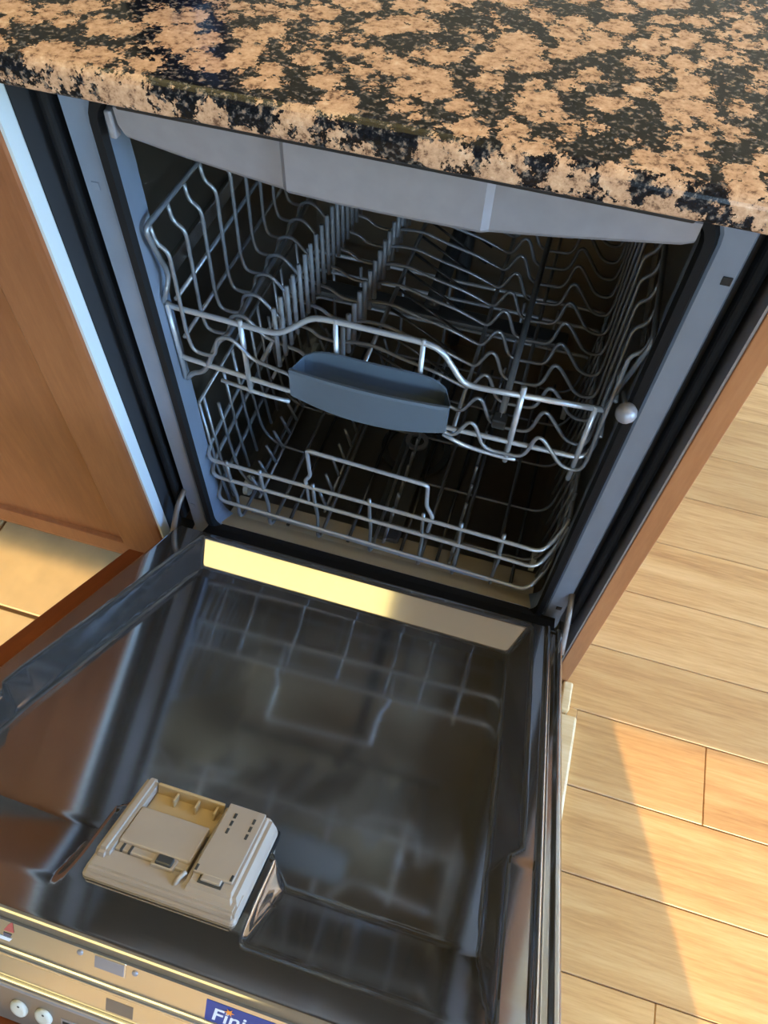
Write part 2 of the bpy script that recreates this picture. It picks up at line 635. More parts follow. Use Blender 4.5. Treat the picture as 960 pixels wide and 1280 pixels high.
def cab_door():
    # framed door: wide stiles and a shallow recessed field with a bevelled edge
    L = []

    def ring(ix, iz, y):
        L.append([(DX0 + ix, y, DZ0 + iz), (DX1 - ix, y, DZ0 + iz), (DX1 - ix, y, DZ1 - iz), (DX0 + ix, y, DZ1 - iz)])
    ring(0.0, 0.0, -0.0005)
    ring(0.0, 0.0, -0.0185)
    ring(0.003, 0.003, -0.0215)
    ring(0.014, 0.012, -0.0230)
    ring(0.077, 0.048, -0.0230)
    ring(0.0785, 0.0495, -0.0222)
    ring(0.0815, 0.0525, -0.0165)
    ring(0.086, 0.056, -0.0165)
    v = [p for r in L for p in r]
    f = [[0, 3, 2, 1]]
    for i in range(len(L) - 1):
        for k in range(4):
            f.append([i * 4 + k, i * 4 + (k + 1) % 4, i * 4 + 4 + (k + 1) % 4, i * 4 + 4 + k])
    e = (len(L) - 1) * 4
    f.append([e, e + 1, e + 2, e + 3])
    return make('door', v, f, M['wood_cab'], cab)


cdoor = cab_door()
box('edge_band', DX1, DX1 + 0.0035, -0.0195, -0.001, DZ0 + 0.02, DZ1, M['white_edge'], cdoor)['label'] = 'white edge strip of the door'

# ------------------------------------------------------------------ right end panel
endp = empty('end_panel', (0.3355, 0.28, 0), 'tall wooden end panel standing right of the dishwasher on the oak floor', 'panel')
box('board', XL, 0.3465, 0.0, 0.6, 0.0, CZ0, M['wood_panel'], endp, 0.0012)
box('inner_face', XL - 0.0025, XL, 0.002, 0.6, 0.0, CZ0, M['lip'], endp)

# ------------------------------------------------------------------ dishwasher
dw = empty('dishwasher', (0, 0.3, 0), 'built-in stainless steel dishwasher with its door hanging half open under the granite', 'dishwasher')
AL = 0.5725
O = Vector((0, -0.01517, 0.19488))
DV = Vector((0, -math.cos(AL), math.sin(AL)))
DN = Vector((0, math.sin(AL), math.cos(AL)))


def D(c):
    """door coordinates (u across, v from the hinge, w above the inner rim) -> world"""
    return O + Vector((c[0], 0, 0)) + DV * c[1] + DN * c[2]


def rrect(x0, x1, z0, z1, r, y, n=6):
    pts = []
    for cx, cz, a0 in ((x1 - r, z1 - r, 0), (x0 + r, z1 - r, 90), (x0 + r, z0 + r, 180), (x1 - r, z0 + r, 270)):
        for k in range(n + 1):
            a = math.radians(a0 + 90 * k / n)
            pts.append((cx + r * math.cos(a), y, cz + r * math.sin(a)))
    return pts


def loft(name, loops, mat, parent, cap=False, smooth=False):
    n = len(loops[0])
    v = [p for L in loops for p in L]
    f = []
    for i in range(len(loops) - 1):
        for k in range(n):
            f.append([i * n + k, i * n + (k + 1) % n, (i + 1) * n + (k + 1) % n, (i + 1) * n + k])
    if cap:
        f.append(list(range((len(loops) - 1) * n, len(loops) * n)))
    return make(name, v, f, mat, parent, smooth)


TF = 0.128     # tub floor
FY = 0.028
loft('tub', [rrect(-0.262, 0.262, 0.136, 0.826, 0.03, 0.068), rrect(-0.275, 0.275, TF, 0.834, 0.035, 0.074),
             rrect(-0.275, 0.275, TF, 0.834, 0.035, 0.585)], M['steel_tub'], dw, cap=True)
loft('tub_lip', [rrect(-0.258, 0.258, 0.150, 0.824, 0.026, FY + 0.004), rrect(-0.262, 0.262, 0.136, 0.826, 0.03, 0.068)], M['flange'], dw)
loft('tub_gasket', [rrect(-0.2715, 0.2715, 0.135, 0.8345, 0.034, FY + 0.002), rrect(-0.2685, 0.2685, 0.137, 0.8325, 0.032, FY - 0.004),
                    rrect(-0.261, 0.261, 0.143, 0.826, 0.028, FY - 0.003), rrect(-0.258, 0.258, 0.150, 0.824, 0.026, FY + 0.004)], M['rubber'], dw)
loft('flange', [rrect(-0.298, 0.298, 0.11, 0.846, 0.02, 0.075), rrect(-0.298, 0.298, 0.11, 0.846, 0.02, FY + 0.003), rrect(-0.296, 0.296, 0.112, 0.844, 0.018, FY),
                rrect(-0.274, 0.274, 0.130, 0.838, 0.036, FY), rrect(-0.2715, 0.2715, 0.135, 0.8345, 0.034, FY + 0.002)], M['flange'], dw)
for s in (-1, 1):
    a, b = sorted((s * 0.300, s * 0.3205))
    boxes('side_seal', [(a, b, 0.04, 0.5, 0.13, 0.846)], M['dark_trim'], dw, 0.002)
    a, b = sorted((s * 0.305, s * 0.316))
    boxes('side_seal', [(a, b, 0.022, 0.045, 0.16, 0.846)], M['rubber'], dw, 0.004)
box('tub_casing', -0.296, 0.296, 0.078, 0.6, 0.03, 0.12, M['dark_trim'], dw, 0.003)
box('gasket_strip', -0.225, 0.245, 0.004, 0.024, 0.8285, 0.8455, M['black'], dw, 0.002)

# screw holes on the flange
for x, z in ((-0.285, 0.735), (0.2905, 0.772), (0.288, 0.19), (-0.2885, 0.2)):
    box('flange_plug', x - 0.004, x + 0.004, FY - 0.0012, FY, z - 0.004, z + 0.004, M['flange'] if x < 0 else M['black'], dw, 0.0005)


# hanging grey lip above the opening with a raised middle
def top_lip():
    xs = [-0.2405, -0.236, -0.18, -0.13, -0.090, -0.084, -0.04, 0.0, 0.05, 0.087, 0.093, 0.14, 0.19, 0.245, 0.254]
    zb = [0.797, 0.789, 0.780, 0.774, 0.7695, 0.767, 0.7655, 0.7655, 0.766, 0.767, 0.7695, 0.776, 0.784, 0.793, 0.797]
    v, f = [], []
    n = len(xs)
    for x, z in zip(xs, zb):
        mid = -0.086 <= x <= 0.09
        zz = z + (0.008 if mid else 0.003)
        zt = 0.826 if mid else 0.819
        y = FY - 0.012 if mid else FY - 0.005
        ysx = FY - 0.006 if mid else FY + 0.001
        v += [(x, ysx, zt + 0.003), (x, y, zt), (x, y + 0.001, zz + 0.004), (x, y + 0.004, zz), (x, FY + 0.012, zz + 0.003)]
    for i in range(n - 1):
        for k in range(4):
            f.append([i * 5 + k, i * 5 + k + 1, (i + 1) * 5 + k + 1, (i + 1) * 5 + k])
    return make('top_lip', v, f, M['lip'], dw)


top_lip()
box('catch_slot', -0.251, -0.244, FY - 0.006, FY + 0.004, 0.79, 0.815, M['lip'], dw, 0.002)

# black bottom seal between tub and door
sealv, sealf = [], []
for x in (-0.268, 0.29):
    sealv += [(x, 0.06, 0.134), (x, 0.034, 0.156), (x, 0.022, 0.158), (x, 0.004, 0.168), (x, -0.014, 0.192), (x, -0.022, 0.192), (x, -0.02, 0.15), (x, 0.03, 0.12), (x, 0.06, 0.12)]
n = 9
sealf = [[i, (i + 1) % n, n + (i + 1) % n, n + i] for i in range(n)] + [list(range(n))[::-1], list(range(n, 2 * n))]
make('bottom_seal', sealv, sealf, M['rubber'], dw)
sv = []
for x in (-0.252, 0.252):
    sv += [(x, 0.0345, 0.1575), (x, 0.066, 0.1405), (x, 0.110, 0.1330), (x, 0.110, 0.1310), (x, 0.066, 0.1385), (x, 0.0345, 0.1555)]
make('tub_sill', sv, [[i, (i + 1) % 6, 6 + (i + 1) % 6, 6 + i] for i in range(6)] + [[5, 4, 3, 2, 1, 0], [6, 7, 8, 9, 10, 11]], M['steel_sill'], dw)
for s in (-1, 1):
    tube('hinge_arm', [(s * 0.296, 0.03, 0.235), (s * 0.299, 0.005, 0.222), (s * 0.303, -0.012, 0.19), (s * 0.306, -0.03, 0.165)], 0.0045, M['console'], dw, 0.02)


# ---- door liner: one pressed sheet of steel
def lerp(x, x0, x1, y0, y1):
    t = max(0.0, min(1.0, (x - x0) / (x1 - x0)))
    return y0 + (y1 - y0) * t


def smin(a, b, k):
    h = max(0.0, k - abs(a - b)) / k
    return min(a, b) - h * h * k * 0.25


DEPTH = 0.036


def liner_h(u, v):
    # basin walls
    lb = lerp(v, 0.0, 0.42, -0.233, -0.262)
    lt = max(lb - 0.021, -0.280)
    rb = lerp(v, 0.0, 0.5, 0.2285, 0.2385)
    rt = lerp(v, 0.0, 0.41, 0.2565, 0.2625)
    if v > 0.408:
        k = lerp(v, 0.408, 0.420, 0, 1)
        rt = rt * (1 - k) + k * 0.2500
        lt = lt * (1 - k) + k * (lb - 0.008)
    tl = (u - lt) / (lb - lt)
    tr = (rt - u) / (rt - rb)
    th = (v + 0.002) / 0.036
    te = (0.592 - v) / (0.592 - 0.498)
    t = smin(smin(tl, tr, 0.12), smin(th, te, 0.12), 0.12)
    # plateau that carries the dispenser: rounded box
    px0, px1, pv0 = -0.093, 0.054, 0.498
    cx, hw = (px0 + px1) / 2, (px1 - px0) / 2
    dx, dv2 = abs(u - cx) - hw + 0.012, pv0 - v + 0.012
    dist = math.hypot(max(dx, 0), max(dv2, 0)) + min(max(dx, dv2), 0) - 0.012
    tp = dist / 0.012
    # soft inner corner between the plateau and the end slope
    t = smin(t, tp, 0.35 if v > 0.53 else 0.05)
    t = max(0.0, min(1.0, t))
    # small fillets
    e = 0.10
    if t < e:
        t = t * t / (2 * e)
    elif t > 1 - e:
        t = 1 - e - (1 - t) ** 2 / (2 * e) + 0.0
        t = min(1 - e, t) if False else t
    else:
        t = t - e / 2
    w = -DEPTH * t / (1 - e)
    au = abs(u)
    if au > 0.2745:
        # raised bead, channel and outer edge of the rim
        g = abs(au - 0.2785)
        if u < 0:
            if au > 0.2940:
                w -= ((au - 0.2940) / 0.004) ** 2 * 0.002
        elif g < 0.0035:
            w += 0.0028 * (1 - (g / 0.0035) ** 2)
        elif 0.282 < au < 0.2905:
            w -= 0.0035
        elif au >= 0.2905:
            w += 0.0015
            if au > 0.2955:
                w -= ((au - 0.2955) / 0.0025) ** 2 * 0.002
    if v > 0.42 and au < 0.2745 and t <= 0.0:
        w -= 0.0022 * lerp(v, 0.42, 0.43, 0, 1) * lerp(v, 0.56, 0.58, 1, 0)
    if v > 0.619:
        q = (v - 0.619) / 0.006
        w -= 0.006 * (1 - math.sqrt(max(0.0, 1 - q * q)))
    if v < -0.008:
        w -= ((-0.008 - v) / 0.01) ** 2 * 0.008
    return w


def liner():
    us = [-0.298]
    while us[-1] < 0.298 - 1e-6:
        us.append(min(0.298, us[-1] + (0.0014 if abs(us[-1]) > 0.2735 else 0.0024)))
    vs = [-0.018 + i * 0.0024 for i in range(int(0.637 / 0.0024) + 1)]
    vs += [0.6205, 0.622, 0.6235, 0.6245, 0.625]
    vs = sorted(set(v for v in vs if v <= 0.625))
    nu, nv = len(us), len(vs)
    verts = [D((u, v, liner_h(u, v))) for v in vs for u in us]
    faces = [[j * nu + i, j * nu + i + 1, (j + 1) * nu + i + 1, (j + 1) * nu + i] for j in range(nv - 1) for i in range(nu - 1)]
    return make('door_liner', verts, faces, M['steel_door'], dw, True)


lin = liner()
# sides and outer shell of the door
for s in (-1, 1):
    a, b = sorted((s * 0.2955, s * 0.2982))
    boxes('door_side', [(a, b, -0.012, 0.622, -0.072, -0.003)], M['steel_bright'], dw, 0.0008, D)
box('door_core', -0.294, 0.294, -0.01, 0.6, -0.079, -0.056, M['dark_trim'], dw, 0.002, D)

# door end: upper band, bead, lower band, trim rail
END = dw
box('end_band', -0.298, 0.298, 0.606, 0.6246, -0.0345, -0.0048, M['steel_bright'], END, 0.0008, D)
bm = bmesh.new()
bm_box(bm, -0.298, 0.298, 0.606, 0.6275, -0.0425, -0.0350, 0.0030, 3)
bm_finish('end_bead', bm, M['steel_bright'], END, D, True)
eb2 = box('end_band', -0.298, 0.298, 0.606, 0.6240, -0.0705, -0.0430, M['steel_bright'], END, 0.0008, D)
box('end_rail', -0.298, 0.298, 0.606, 0.6265, -0.0735, -0.0712, M['steel_bright'], END, 0.001, D)
box('end_rail', -0.298, 0.298, 0.606, 0.6270, -0.0800, -0.0758, M['lip'], END, 0.0015, D)
# control strip, leaning back a little
def lean(c):
    return D((c[0], c[1] - (-0.0800 - c[2]) * 0.10, c[2]))


con = box('control_panel', -0.298, 0.298, 0.600, 0.6235, -0.135, -0.0802, M['console'], END, 0.001, lean)
def disc(name, u, w, ru, rw, h, mat, parent, v0=0.6235, fn=lean, n=24, dome=True):
    v = []
    rings = [(1.0, 0.0), (1.0, h * 0.5), (0.86, h * 0.92), (0.5, h), ] if dome else [(1.0, 0.0), (1.0, h), (0.9, h), (0.4, h)]
    for s, hh in rings:
        for k in range(n):
            a = 2 * math.pi * k / n
            v.append(fn(Vector((u + ru * s * math.cos(a), v0 + hh, w + rw * s * math.sin(a)))))
    f = []
    for i in range(len(rings) - 1):
        for k in range(n):
            f.append([i * n + k, i * n + (k + 1) % n, (i + 1) * n + (k + 1) % n, (i + 1) * n + k])
    f.append([(len(rings) - 1) * n + k for k in range(n)])
    return make(name, v, f, mat, parent, True)


for u, w in ((-0.103, -0.1085), (-0.0815, -0.1075)):
    disc('button', u, w, 0.0074, 0.0105, 0.003, M['button'], con)
    disc('button_mark', u + 0.0012, w + 0.0062, 0.0011, 0.0014, 0.0012, M['black'], con, v0=0.6253, dome=False)
box('display', -0.0665, -0.02, 0.6232, 0.6240, -0.118, -0.1005, M['lip'], con, 0.0003, lean)
box('display_glass', -0.065, -0.022, 0.6238, 0.6244, -0.117, -0.1035, M['black'], con, 0.0003, lean)

# latch slot in the upper band with two screws
box('latch_slot', -0.0395, -0.0135, 0.6238, 0.6252, -0.0215, -0.0060, M['steel_bright'], END, 0.0006, D)
boxes('slot_recess', [(-0.0378, -0.0148, 0.6249, 0.6256, -0.0200, -0.0076)], M['lip'], END, 0.0003, D)
for u, w in ((-0.0500, -0.0115), (-0.0065, -0.0125)):
    disc('screw', u, w, 0.0024, 0.0024, 0.0009, M['lip'], END, v0=0.6246, fn=D, n=14)
box('scuff', -0.028, -0.006, 0.6238, 0.6243, -0.066, -0.052, M['console'], END, 0.0002, D)

# blue sticker with white lettering
stk = box('sticker', 0.049, 0.105, 0.6244, 0.6249, -0.0335, -0.0112, M['sticker_blue'], END, 0.0002, D)


def lettering(body, size, u, w, mat, parent, shear=0.0, v0=0.6251):
    cu = bpy.data.curves.new('lettering', 'FONT')
    cu.body = body
    cu.size = size
    cu.shear = shear
    cu.offset = size * 0.012
    cu.extrude = 0.0001
    ob = bpy.data.objects.new('lettering', cu)
    COL.objects.link(ob)
    dg = bpy.context.evaluated_depsgraph_get()
    me = bpy.data.meshes.new_from_object(ob.evaluated_get(dg))
    vs = [v.co.copy() for v in me.vertices]
    fs = [list(p.vertices) for p in me.polygons]
    bpy.data.objects.remove(ob)
    bpy.data.curves.remove(cu)
    return make('lettering', [D((u + v.x, v0 + v.z, w + v.y)) for v in vs], fs, mat, parent)


lettering('Finish', 0.0185, 0.0535, -0.0300, M['sticker_white'], stk, 0.12)
sv, sf = [], []
for k in range(12):
    a = 2 * math.pi * k / 12
    r = 0.0042 if k % 2 == 0 else 0.0017
    sv.append(D((0.0668 + r * math.cos(a), 0.6254, -0.0165 + r * math.sin(a))))
sf = [list(range(12))]
make('star_print', sv, sf, M['sticker_orange'], stk)


# small red and grey pictogram at the left end of the upper band
def flat(name, pts, mat, v0=0.6249):
    return make(name, [D((u, v0, w)) for u, w in pts], [list(range(len(pts)))], mat, END)


flat('red_mark', [(-0.1045, -0.0050), (-0.1035, -0.0168), (-0.1120, -0.0172), (-0.1085, -0.0105)], M['red_print'])
flat('grey_mark', [(-0.1125, -0.0195), (-0.1055, -0.0195), (-0.1065, -0.0230), (-0.1120, -0.0230)], M['grey_print'])
flat('white_mark', [(-0.1180, -0.0238), (-0.1050, -0.0238), (-0.1075, -0.0278), (-0.1180, -0.0278)], M['sticker_white'])

# wooden front panel of the door
box('front_panel', -0.318, 0.318, -0.06, 0.628, -0.158, -0.138, M['wood_brown'], dw, 0.002, D)
box('panel_frame', -0.29, 0.29, -0.02, 0.598, -0.138, -0.080, M['dark_trim'], dw, 0.0, D)
box('side_rail', -0.3315, -0.2995, 0.075, 0.628, -0.137, -0.012, M['wood_brown'], dw, 0.002, D)['label'] = 'brown wooden side rail of the door'

# ---- detergent dispenser
dsp = box('dispenser', -0.0815, 0.0475, 0.478, 0.5765, -0.030, 0.004, M['dispenser'], dw, 0.004, D, 3)
box('dispenser_seal', -0.083, 0.049, 0.476, 0.578, -0.012, -0.001, M['rubber'], dsp, 0.002, D)


def wedge(name, quad_lo, quad_hi, w0, w1, mat, parent, bevel=0.0015):
    bm = bmesh.new()
    a = [bm.verts.new((u, v, w0)) for u, v in quad_lo]
    b = [bm.verts.new((u, v, w1)) for u, v in quad_hi]
    bm.faces.new(a[::-1])
    bm.faces.new(b)
    for i in range(4):
        bm.faces.new([a[i], a[(i + 1) % 4], b[(i + 1) % 4], b[i]])
    bmesh.ops.recalc_face_normals(bm, faces=bm.faces)
    if bevel:
        bmesh.ops.bevel(bm, geom=bm.edges[:], offset=bevel, segments=2, affect='EDGES')
    return bm_finish(name, bm, mat, parent, D)


# body top: frame around the two lids
q = lambda u0, u1, v0, v1: [(u0, v0), (u1, v0), (u1, v1), (u0, v1)]
wedge('dispenser_arm', q(-0.0795, -0.066, 0.4765, 0.565), q(-0.0775, -0.0672, 0.4785, 0.563), 0.003, 0.0165, M['dispenser'], dsp, 0.003)
wedge('dispenser_ledge', q(-0.0800, 0.046, 0.5510, 0.5760), q(-0.0785, 0.0445, 0.5525, 0.5735), 0.003, 0.0095, M['dispenser'], dsp, 0.002)
wedge('rinse_aid_base', q(-0.0045, 0.0475, 0.4780, 0.5740), q(-0.0005, 0.0395, 0.4790, 0.5630), 0.003, 0.0145, M['dispenser'], dsp, 0.003)
# open soap well: floor, far wall, ribs
box('soap_well', -0.066, -0.003, 0.4845, 0.5115, 0.0035, 0.0048, M['dispenser_in'], dsp, 0.0, D)
box('well_wall', -0.066, -0.003, 0.4815, 0.4845, 0.0035, 0.0155, M['dispenser_in'], dsp, 0.001, D)
for u in (-0.046, -0.026, -0.0085):
    box('well_rib', u - 0.0011, u + 0.0011, 0.4845, 0.494, 0.0045, 0.0125, M['dispenser_in'], dsp, 0.0004, D)
sl = box('soap_lid', -0.0665, -0.0045, 0.5095, 0.5475, 0.0085, 0.0140, M['dispenser'], dsp, 0.0015, D)
box('lid_lip', -0.0665, -0.0045, 0.5440, 0.5540, 0.0075, 0.0115, M['dispenser'], dsp, 0.0015, D)
for u in (-0.0605, -0.0535):
    box('lid_notch', u - 0.0011, u + 0.0011, 0.5475, 0.5545, 0.0095, 0.0122, M['dark_plastic'], dsp, 0.0003, D)
box('latch_button', -0.0305, -0.0165, 0.5480, 0.5565, 0.0100, 0.0150, M['dark_plastic'], dsp, 0.0014, D)
box('latch_frame', -0.0335, -0.0140, 0.5455, 0.5580, 0.0090, 0.0126, M['dispenser'], dsp, 0.0012, D)
ral = box('rinse_aid_lid', 0.0010, 0.0345, 0.4805, 0.5545, 0.0140, 0.0168, M['dispenser'], dsp, 0.0009, D)
for u0 in (0.0105, 0.0275):
    for k in range(3):
        v = 0.4895 + k * 0.0085
        box('lid_slot', u0 - 0.0012, u0 + 0.0012, v, v + 0.0058, 0.0163, 0.0171, M['dark_plastic'], dsp, 0.0003, D)
for u0 in (0.0030, 0.0325):
    box('lid_slot', u0 - 0.0011, u0 + 0.0011, 0.5475, 0.5535, 0.0163, 0.0171, M['dark_plastic'], dsp, 0.0003, D)
box('rinse_aid_tab', 0.0095, 0.0265, 0.5535, 0.5595, 0.0130, 0.0166, M['dispenser'], dsp, 0.0012, D)
box('tab_shadow_gap', 0.0080, 0.0280, 0.5528, 0.5612, 0.0138, 0.0150, M['dark_plastic'], dsp, 0.0004, D)
tube('clip', [D((-0.0085, 0.566, 0.008)), D((-0.0065, 0.561, 0.013)), D((-0.0035, 0.556, 0.0145))], 0.0022, M['dispenser'], dsp, 0.003)

# ---- spray arms, nozzles, rails
sa = box('lower_spray_arm', -0.022, 0.028, 0.09, 0.50, 0.1405, 0.1495, M['dark_plastic'], dw, 0.004)


def ring_z(name, c, r0, r1, h, mat, parent, n=28):
    prof = [(r0, 0), (r1, 0), (r1, h), (r0, h)]
    v = [(c[0] + r * math.cos(2 * math.pi * k / n), c[1] + r * math.sin(2 * math.pi * k / n), c[2] + z) for r, z in prof for k in range(n)]
    f = [[i * n + k, i * n + (k + 1) % n, ((i + 1) % 4) * n + (k + 1) % n, ((i + 1) % 4) * n + k] for i in range(4) for k in range(n)]
    return make(name, v, f, mat, parent, False)


ring_z('spray_hub', (0.003, 0.3, 0.1495), 0.013, 0.02, 0.006, M['lip'], dw)
ring_z('filter_rim', (0.003, 0.3, TF), 0.05, 0.062, 0.006, M['dark_plastic'], dw)
tube('feed_pipe', [(0.003, 0.578, 0.14), (0.003, 0.574, 0.43), (0.003, 0.56, 0.452), (0.003, 0.30, 0.452)], 0.012, M['dark_plastic'], dw, 0.02, 10)
box('upper_spray_arm', -0.2, 0.2, 0.285, 0.315, 0.436, 0.446, M['dark_plastic'], dw, 0.004)
for s in (-1, 1):
    a, b = sorted((s * 0.268, s * 0.2748))
    box('rack_rail', a, b, 0.076, 0.56, 0.585, 0.607, M['steel_bright'], dw, 0.002)


def ball(name, c, r, mat, parent, sx=1.0):
    bm = bmesh.new()
    bmesh.ops.create_uvsphere(bm, u_segments=14, v_segments=8, radius=1)
    return bm_finish(name, bm, mat, parent, lambda p: Vector((c[0] + p.x * r * sx, c[1] + p.y * r, c[2] + p.z * r)), True)


for x, z in ((-0.038, 0.239), (-0.047, 0.204)):
    ball('wall_nozzle', (x, 0.58, z), 0.012, M['steel_bright'], dw)

# ------------------------------------------------------------------ upper rack
ur = empty('upper_dish_rack', (0, 0.28, 0.455), 'upper grey wire dish rack with wavy cup rows and slate pull handle', 'dish rack')
RW = 0.0024
prof = [(-.250, .690), (-.248, .668), (-.235, .660), (-.236, .600), (-.237, .546), (-.233, .522), (-.215, .520), (-.205, .524), (-.199, .552), (-.182, .558),
        (-.169, .546), (-.159, .533), (-.143, .528), (-.127, .524), (-.113, .522), (-.104, .513), (-.080, .511), (-.056, .518), (-.030, .519), (.000, .510),
        (.047, .500), (.091, .484), (.106, .516), (.114, .512), (.126, .481), (.138, .475), (.172, .477), (.178, .487), (.183, .514), (.188, .518), (.195, .512),
        (.218, .481), (.230, .476), (.243, .479), (.246, .500), (.245, .546), (.245, .600), (.245, .660), (.256, .668), (.258, .690)]
NW = 12
for k in range(NW):
    y = 0.046 + 0.04 * k
    if k == 0:
        src = tube('cross_wire', [(x, y, z) for x, z in prof], RW, M['wire'], ur, 0.009)
        l0 = Vector(src.location) + Vector(ur.location)
    else:
        copies(src, 'cross_wire', [l0 + Vector((0, 0.04 * k, 0))], ur)
# rods running front to back
rods = [[(-.262, .05, .583), (-.252, .046, .60), (-.250, .059, .618), (-.2505, .036, .690), (-.2505, .50, .690)],
        [(.243, .05, .578), (.250, .056, .612), (.258, .034, .690), (.258, .50, .690)]]
for r in rods:
    tube('rim_rod', r, 0.0030, M['wire'], ur, 0.012, 8)
for x, z, r in ((-.2405, .597, .0026), (-.2415, .541, .0026), (.2495, .597, .0026), (.2495, .541, .0026)):
    tube('side_rod', [(x, .046, z), (x, .50, z)], r, M['wire'], ur, 0, 6)
tube('floor_rod', [(-.2545, .05, .466), (-.244, .05, .4785), (-.233, .052, .481), (-.222, .05, .495), (-.200, .05, .545), (-.190, .055, .5495), (-.190, .50, .5495)], 0.0034, M['wire'], ur, 0.012, 8)
tube('floor_rod', [(-.036, .07, .513), (-.036, .50, .5135)], 0.0030, M['wire'], ur, 0, 8)
tube('floor_rod', [(-.150, .05, .5225), (-.150, .50, .5225)], 0.0026, M['wire'], ur, 0, 6)
tube('floor_rod', [(.088, .05, .482), (.088, .50, .482)], 0.0026, M['wire'], ur, 0, 6)
tube('floor_rod', [(.155, .05, .472), (.155, .50, .472)], 0.0026, M['wire'], ur, 0, 6)
tube('tine_bar', [(.139, .085, .488), (.139, .46, .488)], 0.0042, M['tine'], ur, 0, 8)
box('tine_clip', .130, .147, .078, .094, .478, .492, M['dark_plastic'], ur, 0.002)
# front rails
tube('front_rail', [(-.268, .062, .583), (-.258, .05, .581), (-.190, .05, .579), (-.125, .05, .5755), (-.105, .05, .590), (-.082, .05, .612), (-.060, .05, .6145), (.045, .05, .6135), (.064, .05, .608), (.078, .05, .588), (.090, .05, .570), (.106, .05, .567), (.243, .05, .578)], 0.0034, M['rail'], ur, 0.018, 8)
tube('front_rail', [(-.268, .062, .504), (-.258, .05, .503), (-.118, .05, .4885), (.089, .05, .492), (.240, .05, .4955), (.250, .062, .506), (.2505, .10, .545)], 0.0032, M['rail'], ur, 0.012, 8)
tube('front_rail', [(-.205, .048, .480), (-.150, .048, .472), (-.116, .048, .4715)], 0.0026, M['rail'], ur, 0.012, 6)
tube('front_rail', [(.078, .048, .481), (.105, .048, .470), (.150, .048, .466), (.168, .048, .468)], 0.0026, M['rail'], ur, 0.012, 6)
st = tube('front_stub', [(-.256, .0495, .583), (-.2555, .0495, .466)], 0.0030, M['rail'], ur, 0, 8)
for x, a, b in ((-.1675, .584, .470), (.1565, .584, .459), (.234, .580, .455)):
    tube('front_stub', [(x, .0495, a), (x, .0495, b)], 0.0033, M['rail'], ur, 0, 8)
for x in (-.054, .043):
    tube('front_stub', [(x, .0495, .617), (x, .0495, .475)], 0.0030, M['rail'], ur, 0, 8)
# tines
t0 = tube('tine', [(-.130, .062, .515), (-.1305, .062, .601)], 0.0029, M['tine'], ur, 0, 8)
c0 = Vector(t0.location) + Vector(ur.location)
copies(t0, 'tine', [c0 + Vector((0, 0.0201 * k, 0)) for k in range(1, 21)], ur)
t0 = tube('tine', [(-.066, .085, .497), (-.0655, .085, .5565)], 0.0033, M['tine'], ur, 0, 8)
c0 = Vector(t0.location) + Vector(ur.location)
copies(t0, 'tine', [c0 + Vector((0, 0.0222 * k, -0.0005 * k)) for k in range(1, 18)], ur)
t0 = tube('folded_tine', [(-.036, .086, .5135), (.058, .089, .4585)], 0.0019, M['wire_dark'], ur, 0, 6)  # shade on the folded tines is put into the dark wire colour
c0 = Vector(t0.location) + Vector(ur.location)
copies(t0, 'folded_tine', [c0 + Vector((0, 0.04 * k, 0)) for k in range(1, 10)], ur)


ball('roller', (.2575, .0125, .618), .0108, M['lip'], ur)
tube('roller_axle', [(.2575, .0125, .618), (.2535, .046, .612)], .0025, M['wire'], ur, 0, 6)


# pull handle: a scooped cup with a bowed front
def pull_handle():
    n = 20
    x0, x1 = -0.0965, 0.0845
    # cross-section in (depth, z), closed loop: front plate, rim, scoop, rear wall
    sec = [(0.000, 0.524), (0.000, 0.5625), (0.0012, 0.566), (0.0045, 0.5655), (0.0055, 0.560), (0.008, 0.536), (0.016, 0.528), (0.025, 0.532), (0.031, 0.546), (0.034, 0.575),
           (0.0365, 0.5755), (0.0355, 0.546), (0.029, 0.526), (0.018, 0.5205), (0.005, 0.520)]
    v, f = [], []
    for i in range(n + 1):
        t = i / n
        x = x0 + (x1 - x0) * t
        s = 2 * t - 1
        bow = 1 - s * s
        endk = (1 - abs(s) ** 7)
        for d, z in sec:
            dd = d if d < 0.005 else 0.005 + (d - 0.005) * (0.25 + 0.75 * max(0.0, endk) ** 0.5)
            zz = z
            if z < 0.53 and d < 0.008:
                zz = z - 0.012 * bow + 0.003
            if d > 0.03 and z > 0.57:
                zz = z - 0.016 * (abs(s) ** 5)
            v.append((x, 0.0105 - 0.005 * bow + dd, zz))
    m_ = len(sec)
    for i in range(n):
        for k in range(m_):
            f.append([i * m_ + k, i * m_ + (k + 1) % m_, (i + 1) * m_ + (k + 1) % m_, (i + 1) * m_ + k])
    # end caps fill the cup's ends
    for i in (0, n):
        f.append([i * m_ + k for k in range(m_)])
        f.append([i * m_ + k for k in (3, 4, 5, 6, 7, 8, 9)])
    return make('pull_handle', v, f, M['handle'], ur)


pull_handle()

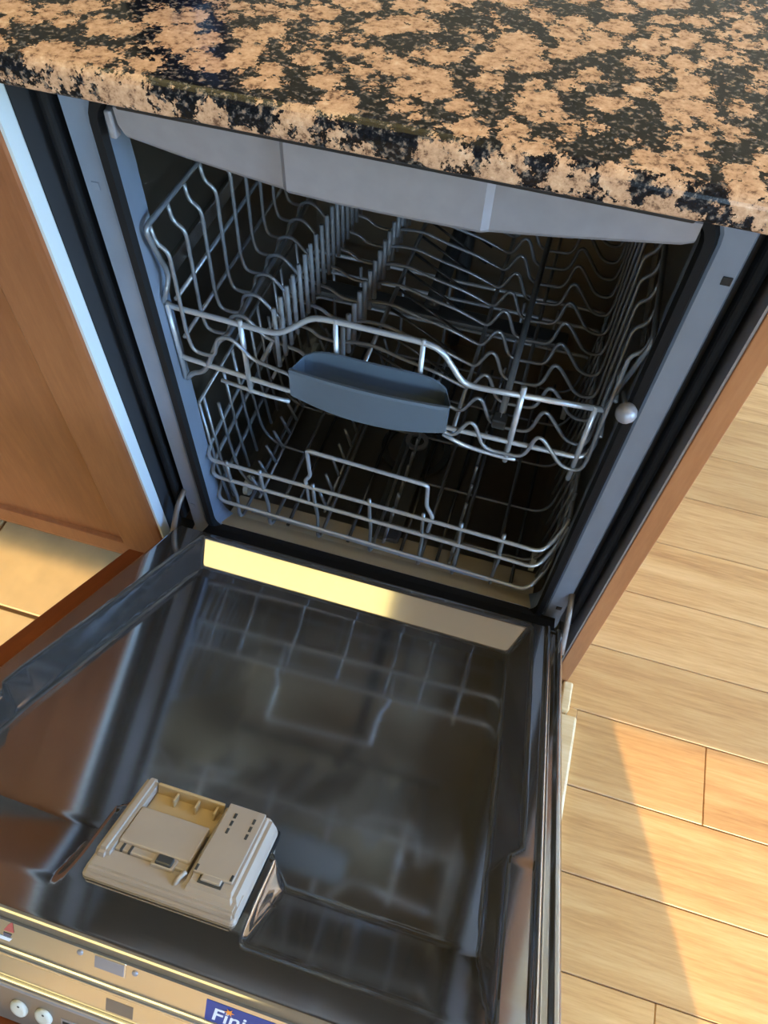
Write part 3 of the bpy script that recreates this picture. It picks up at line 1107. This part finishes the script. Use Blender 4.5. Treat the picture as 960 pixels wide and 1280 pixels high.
# ------------------------------------------------------------------ lower rack
lr = empty('lower_dish_rack', (0, 0.28, TF), 'lower grey wire dish rack standing on the tub floor, rows of short leaning tines', 'dish rack')
LX = [-.2255, -.174, -.0935, -.0095, .069, .1235, .1835]
for x in LX:
    tube('floor_wire', [(x - .001, .05, .306), (x, .05, .262), (x + .002, .052, .235), (x, .058, .205), (x, .052, .165), (x + .001, .062, .153), (x + .001, .52, .153), (x, .53, .165), (x, .53, .306)], 0.0029, M['wire'], lr, 0.014, 6)
for z, zr, r in ((.301, .291, .0031), (.262, .249, .0031), (.199, .183, .0031)):
    c = (z + zr) / 2
    tube('perimeter_wire', [(-.262, .30, z + .02), (-.262, .075, z + .004), (-.256, .05, z), (.2, .0475, zr + .002), (.236, .047, zr), (.249, .062, zr + .012), (.262, .082, zr + .034), (.262, .30, z + .035), (.262, .53, z + .02), (-.262, .53, z + .02), (-.262, .30, z + .02)], r, M['rail'], lr, 0.014, 8)
tube('perimeter_wire', [(-.2, .05, .1905), (.18, .05, .1775)], 0.0024, M['rail'], lr, 0, 6)
for y in (.120, .218, .316, .414, .500):
    tube('base_wire', [(-.262, y, .345), (-.258, y, .255), (-.250, y, .185), (-.232, y, .158), (-.205, y, .149), (.235, y, .149), (.250, y, .175), (.258, y, .255), (.262, y, .345)], 0.0025, M['wire'], lr, 0.02, 6)
for x in (-.152, -.05, .036, .095, .215):
    tube('floor_bar', [(x, .07, .1445), (x, .52, .1445)], 0.0028, M['wire_dark'], lr, 0, 6)
tube('front_loop', [(-.103, .052, .262), (-.104, .052, .295), (-.1065, .052, .308), (-.098, .052, .322), (-.0995, .05, .380), (.0685, .05, .371), (.0705, .052, .322), (.081, .052, .300), (.077, .052, .262)], 0.0030, M['rail'], lr, 0.006, 8)
for name, x, dx, y0, dy, n, ztip in (('a', -.214, -.014, .114, .0335, 12, .190), ('b', -.103, -.011, .120, .0335, 12, .192), ('c', .0055, .004, .092, .0295, 14, .195), ('d', .115, .003, .082, .0395, 11, .200)):
    t0 = tube('tine', [(x, y0, .150), (x + dx, y0, ztip)], 0.0027, M['wire'], lr, 0, 6)
    c0 = Vector(t0.location) + Vector(lr.location)
    copies(t0, 'tine', [c0 + Vector((0, dy * k, 0)) for k in range(1, n)], lr)
    tube('tine_rod', [(x, y0 - .01, .1495), (x, y0 + dy * (n - 1) + .01, .1495)], 0.0025, M['wire'], lr, 0, 6)
# side fences
for s in (-1, 1):
    for k, y in enumerate((.072, .086, .150, .185, .25, .282, .35, .38, .45)):
        if k == 0:
            t0 = tube('side_wire', [(s * .262, y, .395 if s < 0 else .33), (s * .258, y, .265), (s * .249, y, .165)], 0.0025, M['wire'], lr, 0.01, 6)
            c0 = Vector(t0.location) + Vector(lr.location)
        else:
            copies(t0, 'side_wire', [c0 + Vector((0, y - .072, 0))], lr)
tube('side_rail', [(-.262, .072, .395), (-.262, .45, .395)], 0.0025, M['wire'], lr, 0, 6)


def wheel(c):
    n = 18
    v = [(c[0] + dx, c[1] + .017 * math.cos(2 * math.pi * k / n), c[2] + .017 * math.sin(2 * math.pi * k / n)) for dx in (-.004, .004) for k in range(n)]
    f = [[k, (k + 1) % n, n + (k + 1) % n, n + k] for k in range(n)] + [list(range(n)), list(range(n, 2 * n))]
    make('wheel', v, f, M['button'], lr)


for x in (-.2415, .2415):
    for y in (.125, .46):
        wheel((x, y, TF + .0175))
